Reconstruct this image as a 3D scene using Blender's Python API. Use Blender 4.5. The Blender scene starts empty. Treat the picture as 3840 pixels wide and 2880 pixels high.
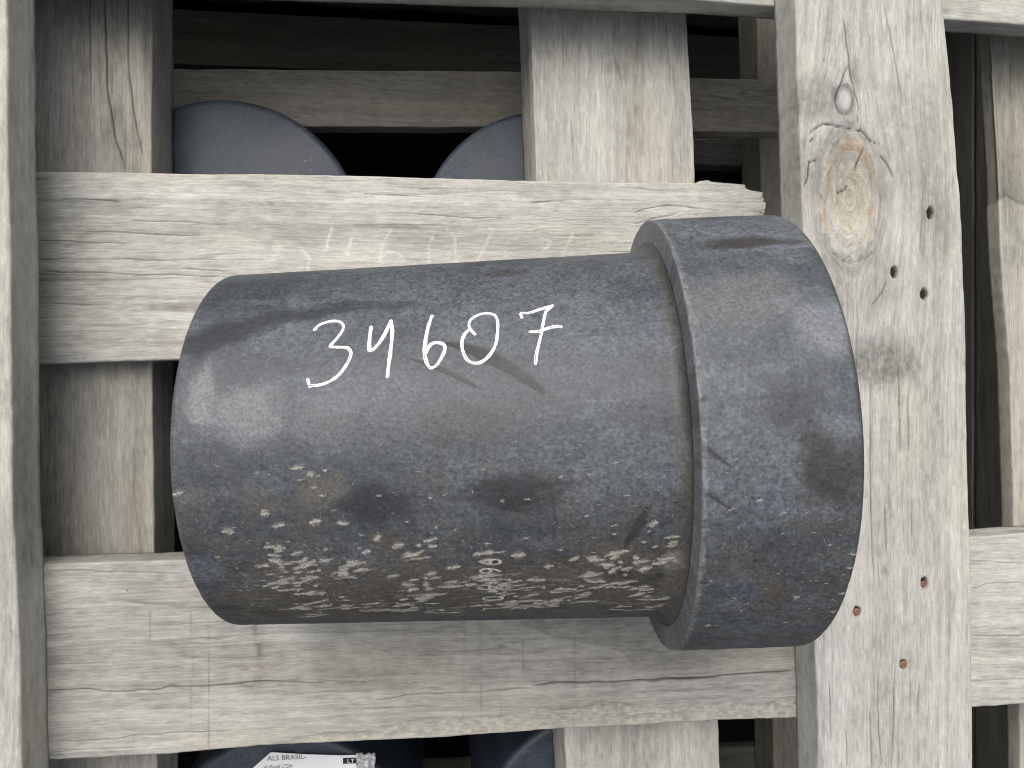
import bpy, math, random
import numpy as np

# ------------------------------------------------------------------ camera, sky, sun, exposure
scene = bpy.context.scene
ZC = 1.2                                   # camera height above the crate floor (m)
R = math.radians
from mathutils import Matrix, Vector
cam_data = bpy.data.cameras.new('camera'); cam = bpy.data.objects.new('camera', cam_data)
scene.collection.objects.link(cam); scene.camera = cam
cam_data.sensor_width = 36.0; cam_data.lens = 25.42; cam_data.clip_start = 0.01; cam_data.clip_end = 200.0
CAM_ROT = [[0.99505, -3.2e-05, -0.099378], [0.0, 1.0, -0.00032], [0.099378, 0.000319, 0.99505]]
mw = Matrix.Identity(4)
for i in range(3):
    for j in range(3): mw[i][j] = CAM_ROT[i][j]
mw.translation = Vector((0, 0, ZC)); cam.matrix_world = mw

SUN_ELEV, SUN_AZ = 56.0, 22.0              # degrees; the bright part of the overcast sky lies beyond the top edge, a little left
world = bpy.data.worlds.new('World'); scene.world = world; world.use_nodes = True
wn = world.node_tree.nodes; wl = world.node_tree.links
bg = wn['Background']; sky = wn.new('ShaderNodeTexSky'); sky.sky_type = 'NISHITA'; sky.sun_disc = False
sky.sun_elevation = R(SUN_ELEV); sky.sun_rotation = R(-SUN_AZ); sky.air_density = 1.0; sky.dust_density = 6.0; sky.ozone_density = 1.0
hs = wn.new('ShaderNodeHueSaturation'); hs.inputs['Saturation'].default_value = 0.42   # cloud cover: the sky is nearly grey
wl.new(sky.outputs[0], hs.inputs['Color']); wl.new(hs.outputs[0], bg.inputs['Color']); bg.inputs['Strength'].default_value = 0.14
sun_data = bpy.data.lights.new('sun', 'SUN'); sun_data.energy = 1.15; sun_data.angle = R(60); sun_data.color = (1.0, 0.97, 0.91)
sun = bpy.data.objects.new('sun', sun_data); scene.collection.objects.link(sun)
sun.rotation_euler = (R(-(90 - SUN_ELEV)), 0, R(SUN_AZ)); sun.location = (0, 1, 3)
scene.view_settings.view_transform = 'Standard'; scene.view_settings.look = 'None'
scene.view_settings.gamma = 1.0; scene.view_settings.exposure = 0.33
scene.render.engine = 'CYCLES'; scene.cycles.pixel_filter_type = 'BLACKMAN_HARRIS'; scene.cycles.filter_width = 1.0

# ------------------------------------------------------------------ measured places (millimetres)
D = {'A0': [0.0, -0.0286, -0.3782],
 'E': {'A_b': [(-243.1, 12.6), (-163.5, 14.8), (214.8, 20.4)],
       'A_t': [(-245.5, 129.4), (-176.0, 130.5), (-56.7, 131.7), (62.3, 131.2), (167.6, 132.9), (183.5, 134.3), (200.7, 132.0), (203.9, 128.7), (214.2, 127.1), (214.8, 119.1)],
       'B_b': [(-225.4, -216.2), (-153.7, -215.6), (-99.7, -213.6), (-55.3, -213.9), (-39.5, -214.1), (-1.1, -214.1), (68.0, -212.6), (175.7, -211.9), (222.3, -212.6), (345.2, -210.9), (382.5, -210.5)],
       'B_t': [(-227.7, -103.4), (-151.3, -103.1), (344.9, -100.3), (382.5, -97.8)],
       'H3_b': [(-202.2, 197.2), (64.5, 206.0), (205.0, 207.5), (277.0, 209.3)],
       'H3_t': [(-202.3, 241.1), (64.5, 250.4), (205.0, 251.2), (277.0, 252.7)],
       'H4': [(-263.8, 355.0), (84.1, 371.1), (-263.8, 313.5), (84.1, 326.2)],
       'HT_b': [(-156.1, 233.9), (46.2, 238.8), (158.4, 240.8), (210.1, 240.0), (327.6, 237.3), (382.6, 236.7)],
       'V0L_r': [(-230.9, 206.2), (-230.7, 131.7), (-229.0, 41.3), (-227.8, -67.6), (-226.9, -83.0), (-224.3, -146.5), (-223.6, -206.3)],
       'V0R_l': [(211.1, 229.6), (213.1, 176.0), (215.7, 113.8), (223.8, -155.3), (225.5, -193.9), (226.1, -230.0)],
       'V0R_r': [(305.6, 234.5), (308.4, 207.3), (312.3, 170.9), (315.9, 125.5), (317.4, 116.4), (318.6, 88.7), (320.5, 36.6), (321.4, -15.0), (322.9, -78.6), (323.8, -125.7), (324.7, -177.6), (325.6, -235.2)],
       'V2C_l': [(60.3, 253.4), (64.7, 136.9), (84.2, -234.0), (85.5, -259.0)],
       'V2C_r': [(168.9, 253.3), (174.8, 138.7), (191.5, -233.3), (192.5, -264.7)],
       'V2L_r': [(-182.9, 245.2), (-182.9, 135.9), (-182.3, 11.8), (-181.7, -106.4), (-179.7, -239.4)],
       'V2R_l': [(393.3, 254.1), (395.4, 211.3), (397.9, 168.5), (399.7, 136.7), (400.7, 100.1), (407.9, 6.3), (411.1, -98.0), (415.8, -231.4), (416.1, -276.4)],
       'V4_l': [(282.3, 276.7), (285.7, 152.9), (296.0, -302.0), (297.3, -343.0)],
       'caps': [(-150.0, 107.0), (79.2, 107.4), (-109.2, -342.1), (121.7, -335.0)],
       'crumple': [(-52.3, -263.7), (-46.5, -269.9)],
       'hose': [(224.0, 221.0), (300.8, 222.8), (224.0, 194.4), (300.8, 194.6)],
       'label': [(-130.2, -268.5), (-117.9, -258.1), (-92.5, -262.0), (-68.2, -264.9), (-52.3, -265.4)],
       'label_box': [(-68.2, -264.6), (-53.0, -268.9)],
       'label_text1': [(-120.7, -262.8), (-94.8, -264.2), (-120.7, -259.3)],
       'label_text2': [(-122.6, -268.6), (-103.3, -269.6), (-122.6, -266.3)]},
 'a_cracks': [[(-244.4, 87.4), (-223.1, 87.3), (-201.6, 86.5), (-189.8, 86.4)], [(-238.6, 68.6), (-223.1, 68.3), (-203.6, 68.4), (-191.8, 67.5), (-175.9, 67.5), (-131.8, 66.6)],
              [(-217.3, 93.6), (-195.7, 93.0), (-166.0, 92.0), (-145.9, 92.8)], [(-243.4, 76.2), (-227.0, 76.4)], [(-230.9, 113.3), (-195.7, 112.6)], [(-187.8, 100.9), (-141.9, 99.9)], [(-158.0, 71.4), (-130.8, 70.2)],
              [(-12.9, 108.1), (16.0, 106.6), (44.3, 107.0)], [(-47.9, 120.1), (-5.5, 119.0)], [(57.5, 116.8), (81.8, 119.1)], [(-193.7, 76.9), (-170.0, 76.3)], [(-234.7, 49.6), (-209.5, 48.3)],
              [(124.4, 111.3), (133.5, 114.8), (149.4, 117.5), (183.9, 114.9)], [(126.7, 104.7), (138.0, 108.3), (155.1, 112.0)], [(110.8, 86.7), (124.4, 86.2)]],
 'ax': [0.993646, 0.03915, 0.105525],
 'b_cracks': [[(-226.2, -175.9), (-206.0, -175.8), (-194.9, -177.7), (-185.6, -178.8), (-176.2, -178.7), (-166.8, -177.9), (-157.4, -177.2), (-128.8, -177.1), (-103.7, -175.8), (-80.3, -177.3), (-40.7, -178.2)],
              [(-39.4, -189.4), (-10.2, -187.1), (25.5, -187.6), (56.6, -185.8)], [(50.3, -182.9), (67.0, -182.1)], [(56.6, -184.7), (72.3, -183.8), (104.0, -184.8), (175.7, -184.4)],
              [(130.8, -184.1), (163.4, -183.9), (198.7, -183.1), (222.1, -182.5)], [(-225.3, -211.4), (-198.6, -210.8), (-176.2, -211.4)],
              [(-224.4, -205.1), (-185.5, -206.0), (-176.2, -204.1), (-145.0, -204.1), (-132.6, -203.4), (-123.0, -204.1)], [(-143.1, -149.3), (-121.1, -149.3)], [(-226.2, -160.9), (-198.6, -161.5)],
              [(-51.4, -194.4), (-17.3, -194.7), (0.9, -195.4)], [(-75.4, -183.8), (-39.5, -184.3)], [(56.6, -175.9), (86.0, -177.8)], [(-226.2, -107.1), (-149.8, -110.7)], [(345.4, -164.7), (382.6, -165.5)],
              [(345.5, -115.1), (382.7, -118.2)], [(345.5, -133.9), (357.3, -130.9), (382.7, -130.5)], [(347.8, -193.5), (382.6, -193.8)]],
 'b_dark': [(-107.6, -144.0), (-105.7, -156.1), (-106.6, -166.0), (-104.7, -174.1)],
 'b_nail': [(-180.5, -120.7)],
 'b_saw': [[(-145.0, -133.9), (-144.1, -164.6), (-145.0, -184.3), (-144.1, -217.0)], [(-135.5, -136.2), (-135.0, -164.9), (-135.0, -213.5)], [(-168.2, -132.2), (-168.2, -148.9)], [(-181.4, -132.7), (-181.4, -146.5)],
           [(-122.5, -204.2), (-122.1, -212.1)], [(14.7, -144.0), (14.2, -204.5)], [(24.5, -144.3), (25.0, -207.1)], [(50.8, -155.5), (50.8, -178.3)], [(-22.4, -143.8), (-22.4, -164.2)], [(36.8, -192.2), (36.8, -202.5)],
           [(82.8, -155.6), (82.8, -188.9)], [(113.7, -195.5), (112.0, -211.1)], [(123.3, -205.4), (119.0, -210.4)], [(106.2, -164.8), (105.6, -184.7)]],
 'b_stain': [(48.2, -144.1), (56.6, -149.5), (70.2, -156.2), (88.1, -159.5), (104.0, -163.7), (113.7, -166.7), (119.0, -172.6), (115.8, -178.8), (113.7, -186.1)],
 'b_wane': [(-166.8, -215.8), (-109.5, -212.8), (-80.3, -210.2), (-55.3, -207.4), (-35.4, -205.8), (-10.2, -203.4), (17.3, -201.4), (35.8, -203.3), (67.0, -199.7), (98.7, -198.0), (141.7, -200.9)],
 'blob': [(37.6, -60.13), (38.3, 9.46), (-19.1, 11.69), (87.6, 39.07), (-69.4, -12.01), (-86.9, -18.52), (-38.8, 7.52), (-63.3, 10.55), (-36.1, -11.18), (19.1, -7.46), (-88.7, 7.48)],
 'blobf': [(141.8, -51.28), (155.7, 4.29), (141.3, -8.0), (134.5, -33.1), (162.0, -25.35), (140.3, 23.18), (123.4, -1.92)],
 'chalk': [[(-67.1, 101.5), (-69.2, 93.0), (-71.2, 84.4)], [(-55.6, 92.2), (-58.2, 82.5)], [(-86.8, 85.2), (-81.6, 78.9), (-82.6, 67.3)], [(-55.2, 92.2), (-57.3, 82.6)], [(-31.0, 98.0), (-35.8, 89.4), (-37.9, 78.6)],
           [(-37.9, 78.6), (-33.1, 84.1), (-25.7, 83.1), (-23.1, 78.4)], [(-3.3, 97.5), (-6.5, 88.9), (-7.1, 77.0)], [(4.2, 99.9), (9.6, 93.5), (9.6, 83.8), (10.6, 78.4)], [(31.2, 100.4), (33.9, 99.4), (30.1, 90.7), (23.6, 78.6)],
           [(63.0, 95.7), (70.7, 92.5), (69.6, 89.2), (66.3, 85.9)], [(86.2, 98.3), (82.9, 91.7), (78.5, 82.8)]],
 'digits': [[[(-43.2, -36.86), (-41.1, -38.7), (-37.6, -39.57), (-34.6, -39.71), (-32.1, -38.88), (-31.0, -37.39), (-31.5, -35.55), (-33.4, -33.15), (-35.4, -31.29), (-34.9, -30.73), (-31.9, -30.55), (-28.5, -30.25),
              (-26.7, -28.96), (-26.8, -27.17), (-28.2, -24.87), (-30.9, -22.31), (-34.5, -20.58), (-38.2, -19.77), (-42.5, -19.52)],
             [(-43.5, -21.36), (-43.0, -20.36)]],
            [[(-19.2, -36.76), (-19.3, -33.15), (-19.1, -29.76), (-18.4, -29.09), (-16.4, -30.09), (-13.5, -33.41), (-11.0, -38.64)], [(-11.0, -38.64), (-10.0, -34.63), (-10.1, -29.49), (-10.6, -25.15), (-11.0, -21.23)]],
            [[(6.3, -39.77), (4.9, -35.5), (4.1, -31.15), (3.8, -27.87), (4.6, -25.11), (5.9, -23.36), (7.3, -23.14), (9.2, -24.03), (11.3, -26.47), (12.3, -28.63), (11.5, -29.88), (9.3, -30.49), (7.1, -30.3), (5.5, -29.24),
              (4.5, -27.46)]],
            [[(24.6, -32.65), (23.0, -34.02), (22.1, -35.86), (23.0, -37.71), (26.3, -39.31), (29.7, -39.59), (33.0, -38.82), (34.1, -36.39), (34.0, -32.79), (33.1, -29.03), (30.5, -25.93), (27.2, -24.1), (24.0, -23.88),
              (21.3, -25.03), (19.7, -27.41), (19.2, -29.86), (20.0, -32.36), (21.9, -34.05)]],
            [[(44.3, -37.46), (44.2, -38.93), (47.6, -39.05), (52.2, -40.15), (57.7, -41.35)], [(57.7, -41.35), (54.7, -39.06), (53.2, -35.3), (52.1, -31.8), (50.8, -28.51), (49.7, -25.77), (49.0, -22.93)],
             [(47.5, -32.46), (51.1, -32.48), (54.4, -33.24), (58.1, -33.79), (60.5, -33.62)]]],
 'dn': [0.039369, -0.999225, -0.0],
 'holes': [(297.5, 104.4), (274.1, 67.9), (293.6, 54.9), (293.8, -121.2), (250.4, -137.0), (280.1, -169.9)],
 'junction': [(108.1, -33.38), (109.7, -13.85), (108.4, 7.52)],
 'knot': [(245.5, 112.9), (242.5, 171.3), (266.1, 113.4), (245.5, 75.3)],
 'print': [(22.4, 29.52), (32.3, 29.84), (27.4, 31.68), (27.1, 34.85), (26.6, 40.86), (25.6, 53.79)],
 'scr': [[(12.0, -30.72), (21.5, -28.71), (31.0, -25.67), (42.0, -20.78), (52.7, -14.67)], [(-3.1, -26.64), (12.1, -22.23), (26.9, -16.8)], [(92.5, 13.95), (88.0, 19.69), (82.7, 26.69)],
         [(53.9, 9.86), (54.1, 18.76), (52.8, 28.88)]],
 'scrf': [[(107.9, -1.32), (113.7, 1.1), (119.6, 3.54)], [(105.8, 7.48), (114.4, 10.25), (121.4, 13.16)], [(155.0, -30.09), (158.9, -26.54)]],
 'smear': [(-90.7, -33.88), (-78.4, -37.95), (-67.5, -40.68), (-40.6, -44.15), (-20.7, -44.95), (-2.7, -45.24)],
 'tuft': [(-77.8, 17.85), (-57.0, 16.43), (-61.9, 13.08), (-17.7, 21.56), (3.7, 22.6), (4.4, 24.35), (51.4, 32.14), (61.9, 29.98), (39.1, 27.66), (-9.7, 23.94), (-23.2, 25.76), (-47.4, 1.38), (-42.1, 3.28), (-42.0, 16.17),
          (-30.9, 16.47), (-62.3, 23.13), (-59.0, 24.7), (-51.6, 25.66), (-96.0, 7.29), (101.3, 23.55), (93.6, 19.85), (-40.9, 28.32), (-29.6, 28.67), (77.5, 34.81), (90.9, 34.38), (101.0, 30.42), (104.0, 31.35), (96.4, 31.94),
          (25.7, 29.63), (12.0, 31.68), (2.1, 33.97), (-13.5, 34.33)],
 'tuftf': [(167.7, 23.28), (167.0, 26.84), (168.9, 34.32), (116.6, 44.88), (138.8, 13.54), (119.7, 12.13), (149.1, 35.22), (166.3, 40.82), (130.0, 10.39)],
 'up': [-0.105443, -0.004154, 0.994417],
 'v0r_cracks': [[(219.6, 150.4), (224.3, 154.2), (229.0, 157.0), (234.6, 155.9), (240.3, 154.7), (246.9, 153.2), (253.6, 152.1), (258.3, 147.3), (264.1, 144.7)], [(216.3, 119.1), (218.6, 124.5), (220.0, 133.5), (227.1, 135.0)],
                [(220.5, 144.2), (222.4, 147.8)], [(255.0, 143.5), (251.7, 136.2), (249.3, 129.0)], [(237.4, 114.2), (242.2, 116.2), (244.1, 119.8)], [(264.1, 137.5), (268.8, 134.1), (274.6, 125.2)],
                [(251.2, 161.4), (251.7, 156.9)], [(241.2, 220.4), (244.1, 204.3), (245.0, 191.8), (248.8, 177.5), (252.6, 162.4)], [(236.0, 169.8), (238.9, 177.1), (242.2, 186.3), (244.1, 191.7)],
                [(266.9, 232.5), (271.7, 210.1), (275.6, 192.2), (279.4, 169.7)], [(276.5, 15.8), (277.6, -14.9), (278.1, -40.5)], [(258.6, 5.5), (259.2, -35.3), (258.6, -82.1)], [(283.0, -4.7), (283.6, -40.6)],
                [(258.6, 46.3), (267.3, 56.6), (269.4, 61.8)], [(240.4, 73.5), (246.8, 78.2)], [(251.1, 73.7), (261.9, 80.0)], [(259.1, -67.7), (259.7, -93.2), (261.3, -119.8)], [(267.8, -73.0), (268.9, -103.6)],
                [(264.0, -175.0), (263.4, -195.4), (266.1, -232.2)], [(273.7, -180.5), (274.3, -201.0), (272.6, -232.5)], [(258.6, -195.2), (259.7, -231.8)], [(243.5, -206.7), (244.1, -231.0)], [(285.2, -68.1), (285.7, -93.8)],
                [(290.1, -181.2), (289.0, -201.6)], [(232.9, -178.8), (233.9, -214.3)]],
 'v0r_stain': [(273.5, 11.2), (232.3, 147.3)]}
E = D['E']; mm = 0.001
rng = np.random.default_rng(7); random.seed(7)

# ------------------------------------------------------------------ noise helpers
def _h(ix, iy, seed):
    n = np.sin(ix * 127.1 + iy * 311.7 + seed * 74.7) * 43758.5453
    return n - np.floor(n)
def noise(x, y, seed=0):                    # value noise, -1 .. 1
    x = np.asarray(x, float) + 517.3; y = np.asarray(y, float) + 291.7
    ix = np.floor(x); iy = np.floor(y); fx = x - ix; fy = y - iy
    fx = fx * fx * fx * (fx * (fx * 6 - 15) + 10); fy = fy * fy * fy * (fy * (fy * 6 - 15) + 10)
    a = _h(ix, iy, seed); b = _h(ix + 1, iy, seed); c = _h(ix, iy + 1, seed); d = _h(ix + 1, iy + 1, seed)
    return ((a * (1 - fx) + b * fx) * (1 - fy) + (c * (1 - fx) + d * fx) * fy) * 2 - 1
def fbm(x, y, seed=0, n=4):
    s = 0; a = 1; t = 0
    for k in range(n):
        s = s + a * noise(x, y, seed + k * 3.7); t += a; a *= .55; x = x * 2.03; y = y * 2.03
    return s / t
def sm(a, b, x):
    t = np.clip((x - a) / (b - a), 0, 1); return t * t * (3 - 2 * t)
def seg_dist(px, py, pts):                  # distance to a polyline and 0..1 position along it
    d = np.full(px.shape, 1e9); al = np.zeros(px.shape); n = len(pts) - 1
    for k in range(n):
        ax, ay = pts[k]; bx, by = pts[k + 1]; dx, dy = bx - ax, by - ay; L = dx * dx + dy * dy + 1e-9
        t = np.clip(((px - ax) * dx + (py - ay) * dy) / L, 0, 1)
        q = np.hypot(px - ax - t * dx, py - ay - t * dy); m = q < d
        d = np.where(m, q, d); al = np.where(m, (k + t) / n, al)
    return d, al
def mix(a, b, t):
    t = np.asarray(t)[..., None]; return a * (1 - t) + np.asarray(b) * t

# ------------------------------------------------------------------ object helpers
col = scene.collection
def tag(o, label=None, cat=None, group=None, kind=None):
    if label: o['label'] = label
    if cat: o['category'] = cat
    if group: o['group'] = group
    if kind: o['kind'] = kind
    return o
def empty(name, loc=(0, 0, 0)):
    o = bpy.data.objects.new(name, None); o.empty_display_size = .05; o.location = loc; col.objects.link(o); return o
def link(name, me, mat, parent=None, loc=(0, 0, 0)):
    o = bpy.data.objects.new(name, me); col.objects.link(o)
    if mat: me.materials.append(mat)
    o.location = loc
    if parent:
        o.parent = parent
        w = Vector((0, 0, 0)); p = parent
        while p: w += p.location; p = p.parent
        o.location = Vector(loc) - w
    return o
def mesh_np(name, verts, quads, ngons=(), smooth=True):
    me = bpy.data.meshes.new(name); nv = len(verts); nq = len(quads)
    loops = np.asarray(quads, np.int32).reshape(-1); starts = np.arange(nq) * 4; tot = np.full(nq, 4)
    for g in ngons:
        starts = np.append(starts, len(loops)); tot = np.append(tot, len(g)); loops = np.append(loops, np.asarray(g, np.int32))
    me.vertices.add(nv); me.vertices.foreach_set('co', np.asarray(verts, np.float32).reshape(-1))
    me.loops.add(len(loops)); me.loops.foreach_set('vertex_index', loops.astype(np.int32))
    me.polygons.add(len(starts)); me.polygons.foreach_set('loop_start', starts.astype(np.int32)); me.polygons.foreach_set('loop_total', tot.astype(np.int32))
    sm_ = np.full(len(starts), smooth); sm_[nq:] = False
    me.polygons.foreach_set('use_smooth', sm_)
    me.update(calc_edges=True); me.validate()
    return me
def set_attr(me, name, data, kind):
    a = me.attributes.new(name, kind, 'POINT'); data = np.asarray(data, np.float32)
    if kind == 'FLOAT_COLOR':
        data = np.concatenate([np.clip(data, 0, 1), np.ones((len(data), 1), np.float32)], 1); a.data.foreach_set('color', data.reshape(-1))
    elif kind == 'FLOAT': a.data.foreach_set('value', data)
    else: a.data.foreach_set('vector', data.reshape(-1))
def grid_quads(nr, nc, wrap=False):
    i = np.arange(nr - 1)[:, None]; j = np.arange(nc if wrap else nc - 1)[None, :]; k = (j + 1) % nc
    return np.stack([i * nc + j, i * nc + k, (i + 1) * nc + k, (i + 1) * nc + j], -1).reshape(-1, 4)

# ------------------------------------------------------------------ materials
def mat_base(name):
    m = bpy.data.materials.new(name); m.use_nodes = True; nt = m.node_tree; return m, nt.nodes, nt.links, nt.nodes['Principled BSDF']
def plain(name, color, rough=.6, spec=.5, noise_amt=.25, scale=300):
    m, n, l, b = mat_base(name); b.inputs['Roughness'].default_value = rough; b.inputs['Specular IOR Level'].default_value = spec
    tc = n.new('ShaderNodeTexCoord'); nz = n.new('ShaderNodeTexNoise'); nz.inputs['Scale'].default_value = scale; nz.inputs['Detail'].default_value = 6
    cr = n.new('ShaderNodeValToRGB'); cr.color_ramp.elements[0].position = .3; cr.color_ramp.elements[1].position = .7
    cr.color_ramp.elements[0].color = tuple(c * (1 - noise_amt) for c in color) + (1,); cr.color_ramp.elements[1].color = tuple(min(1, c * (1 + noise_amt)) for c in color) + (1,)
    l.new(tc.outputs['Object'], nz.inputs['Vector']); l.new(nz.outputs['Fac'], cr.inputs['Fac']); l.new(cr.outputs[0], b.inputs['Base Color'])
    bp = n.new('ShaderNodeBump'); bp.inputs['Strength'].default_value = .15; bp.inputs['Distance'].default_value = .0005
    l.new(nz.outputs['Fac'], bp.inputs['Height']); l.new(bp.outputs[0], b.inputs['Normal'])
    return m
def wood_material():
    m, n, l, b = mat_base('weathered_wood'); b.inputs['Roughness'].default_value = .88; b.inputs['Specular IOR Level'].default_value = .2
    at = n.new('ShaderNodeAttribute'); at.attribute_name = 'Col'
    gv = n.new('ShaderNodeAttribute'); gv.attribute_name = 'grain'
    def nz(sx, sy, det=3):
        mp = n.new('ShaderNodeVectorMath'); mp.operation = 'MULTIPLY'; mp.inputs[1].default_value = (sx, sy, 1)
        t = n.new('ShaderNodeTexNoise'); t.inputs['Scale'].default_value = 1; t.inputs['Detail'].default_value = det; t.inputs['Roughness'].default_value = .65
        l.new(gv.outputs['Vector'], mp.inputs[0]); l.new(mp.outputs[0], t.inputs['Vector']); return t
    f1 = nz(.10, 2.0); f2 = nz(1.3, 2.0, 4)             # grain coordinates are in millimetres: long fibres, then pores and specks
    ad = n.new('ShaderNodeMath'); ad.operation = 'ADD'; l.new(f1.outputs['Fac'], ad.inputs[0]); l.new(f2.outputs['Fac'], ad.inputs[1])
    mr = n.new('ShaderNodeMapRange'); mr.inputs['From Min'].default_value = .6; mr.inputs['From Max'].default_value = 1.4
    mr.inputs['To Min'].default_value = .60; mr.inputs['To Max'].default_value = 1.36; l.new(ad.outputs[0], mr.inputs['Value'])
    mx = n.new('ShaderNodeVectorMath'); mx.operation = 'SCALE'; l.new(at.outputs['Color'], mx.inputs[0]); l.new(mr.outputs[0], mx.inputs['Scale'])
    l.new(mx.outputs[0], b.inputs['Base Color'])
    bp = n.new('ShaderNodeBump'); bp.inputs['Strength'].default_value = .5; bp.inputs['Distance'].default_value = .0004
    l.new(ad.outputs[0], bp.inputs['Height']); l.new(bp.outputs[0], b.inputs['Normal'])
    return m
def rubber_material():
    m, n, l, b = mat_base('black_polyethylene'); b.inputs['Specular IOR Level'].default_value = .5
    at = n.new('ShaderNodeAttribute'); at.attribute_name = 'Col'
    ra = n.new('ShaderNodeAttribute'); ra.attribute_name = 'rough'
    tc = n.new('ShaderNodeTexCoord'); nz = n.new('ShaderNodeTexNoise'); nz.inputs['Scale'].default_value = 700; nz.inputs['Detail'].default_value = 5; nz.inputs['Roughness'].default_value = .7
    l.new(tc.outputs['Object'], nz.inputs['Vector'])
    mr = n.new('ShaderNodeMapRange'); mr.inputs['From Min'].default_value = .3; mr.inputs['From Max'].default_value = .7; mr.inputs['To Min'].default_value = .5; mr.inputs['To Max'].default_value = 1.48
    l.new(nz.outputs['Fac'], mr.inputs['Value'])
    mx = n.new('ShaderNodeVectorMath'); mx.operation = 'SCALE'; l.new(at.outputs['Color'], mx.inputs[0]); l.new(mr.outputs[0], mx.inputs['Scale'])
    l.new(mx.outputs[0], b.inputs['Base Color']); l.new(ra.outputs['Fac'], b.inputs['Roughness'])
    bp = n.new('ShaderNodeBump'); bp.inputs['Strength'].default_value = .45; bp.inputs['Distance'].default_value = .0004
    l.new(nz.outputs['Fac'], bp.inputs['Height']); l.new(bp.outputs[0], b.inputs['Normal'])
    return m
def paint_material():                         # white marker paint, thin along the middle of a stroke
    m, n, l, b = mat_base('white_marker_paint'); b.inputs['Roughness'].default_value = .45
    at = n.new('ShaderNodeAttribute'); at.attribute_name = 'Col'; l.new(at.outputs['Color'], b.inputs['Base Color'])
    return m
WOOD = wood_material(); POLY = rubber_material(); PAINT = paint_material()
RUST = plain('rusty_nail', (.21, .10, .065), .7, .3, .45, 600); DARKHOLE = plain('old_nail', (.03, .022, .018), .8, .2, .4, 500)
WHITE = plain('label_paper', (.74, .76, .78), .4, .4, .03, 120); INK = plain('label_ink', (.02, .02, .022), .6, .3, .2, 900)
FIBRE = plain('wood_lint', (.37, .355, .315), .95, .1, .35, 700); PRINT = plain('printed_marking', (.36, .355, .34), .7, .3, .6, 900)
TAPE = plain('crumpled_tape', (.42, .43, .44), .25, .6, .5, 200)

# ------------------------------------------------------------------ boards
def wood_paint(u, v, seed, o):
    """u along the grain, v across it (mm). returns linear colour, height (mm), grain coordinate"""
    vw = v + 2.0 * noise(u / 110, v / 70, seed) + .5 * noise(u / 30, v / 14, seed + 1)
    ring = None; knotmask = np.zeros(u.shape); rho_all = np.full(u.shape, 9.)
    for (ku, kv, ru, rv) in o.get('knots', ()):
        dx = (u - ku) / (ru / rv); dy = v - kv; rho = np.hypot(dx, dy) / rv
        out = np.clip(rho, 1, None); k = dy * (1 - 1 / out ** 2) - dy
        vw = vw + k * np.exp(-((rho - 1) / 2.6).clip(0) ** 2)
        ins = 1 - sm(.93, 1.05, rho); knotmask = np.maximum(knotmask, ins); rho_all = np.minimum(rho_all, rho)
        vw = np.where(rho < 1, rho * rv * .55 + .8 * noise(dx / 3, dy / 3, seed + 5), vw)
    fine = noise(u / 22, vw / .95, seed + 2); mid = noise(u / 80, vw / 3.2, seed + 3); broad = noise(u / 220, vw / 13, seed + 4)
    blotch = fbm(u / 38, v / 20, seed + 6); speck = fbm(u / 7, v / 2.6, seed + 8, 3)
    ln = o.get('line', 6.0)
    r1 = np.abs(noise(u / 170, vw / ln, seed + 9)); line = (1 - sm(0, .12, r1)) * sm(-.15, .5, noise(u / 60, v / 22, seed + 10))
    r2 = np.abs(noise(u / 60, vw / (ln * .45), seed + 11)); line2 = (1 - sm(0, .12, r2)) * sm(.1, .7, noise(u / 25, v / 8, seed + 12))
    val = 1 + .09 * fine + .10 * mid + o.get('broad', .10) * broad + o.get('blotch', .16) * blotch + .17 * speck + .07 * noise(u / 2.2, v / 1.1, seed + 17) - .22 * line - .20 * line2
    base = np.array(o.get('base', (.41, .40, .37)))
    c = base[None] * val[:, None] if u.ndim == 1 else base * val[..., None]
    c = mix(c, c * np.array([1.02, .985, .90]), sm(-.1, .7, noise(u / 90, v / 18, seed + 13)) * o.get('warm', .35))
    c = mix(c, c * np.array([.95, .98, 1.03]), sm(.0, .7, noise(u / 70, v / 25, seed + 14)) * .5)
    hgt = .10 * fine + .12 * mid - .3 * line - .25 * line2 + .06 * speck
    # random drying checks
    g = np.random.default_rng(int(seed * 10) + 3); u0, u1 = u.min(), u.max(); v0, v1 = v.min(), v.max()
    for k in range(o.get('checks', 30) * 2 // 3):
        cu = g.uniform(u0, u1); cv = g.uniform(v0, v1); L = g.uniform(8, 55); w = g.uniform(.18, .36); st = g.uniform(.12, .45)
        tt = (u - cu) / L; f = np.clip(1 - tt * tt, 0, 1); vc = cv + 1.2 * noise((u) / 25, np.full(u.shape, cv), seed + 20)
        mk = st * f * np.exp(-((v - vc) / (w * (.4 + .6 * f))) ** 2); c = c * (1 - .75 * mk)[..., None]; hgt = hgt - 1.0 * mk
    for (ptsl, w, st, wob) in o.get('cracks', ()):
        d, al = seg_dist(u + wob * noise(u / 9, v / 9, seed + 31), v + wob * noise(u / 9, v / 9, seed + 32), ptsl)
        tap = np.minimum(1, np.minimum(al, 1 - al) * 6 + .25); mk = st * np.exp(-(d / (w * tap)) ** 2)
        c = c * (1 - .80 * mk)[..., None]; hgt = hgt - 1.6 * mk
    c = c * np.array([.93, .925, .89])
    if 'extra' in o: c, hgt = o['extra'](u, v, c, hgt, knotmask, rho_all)
    return np.clip(c, .01, .75), hgt, np.stack([u, vw], -1)

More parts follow.
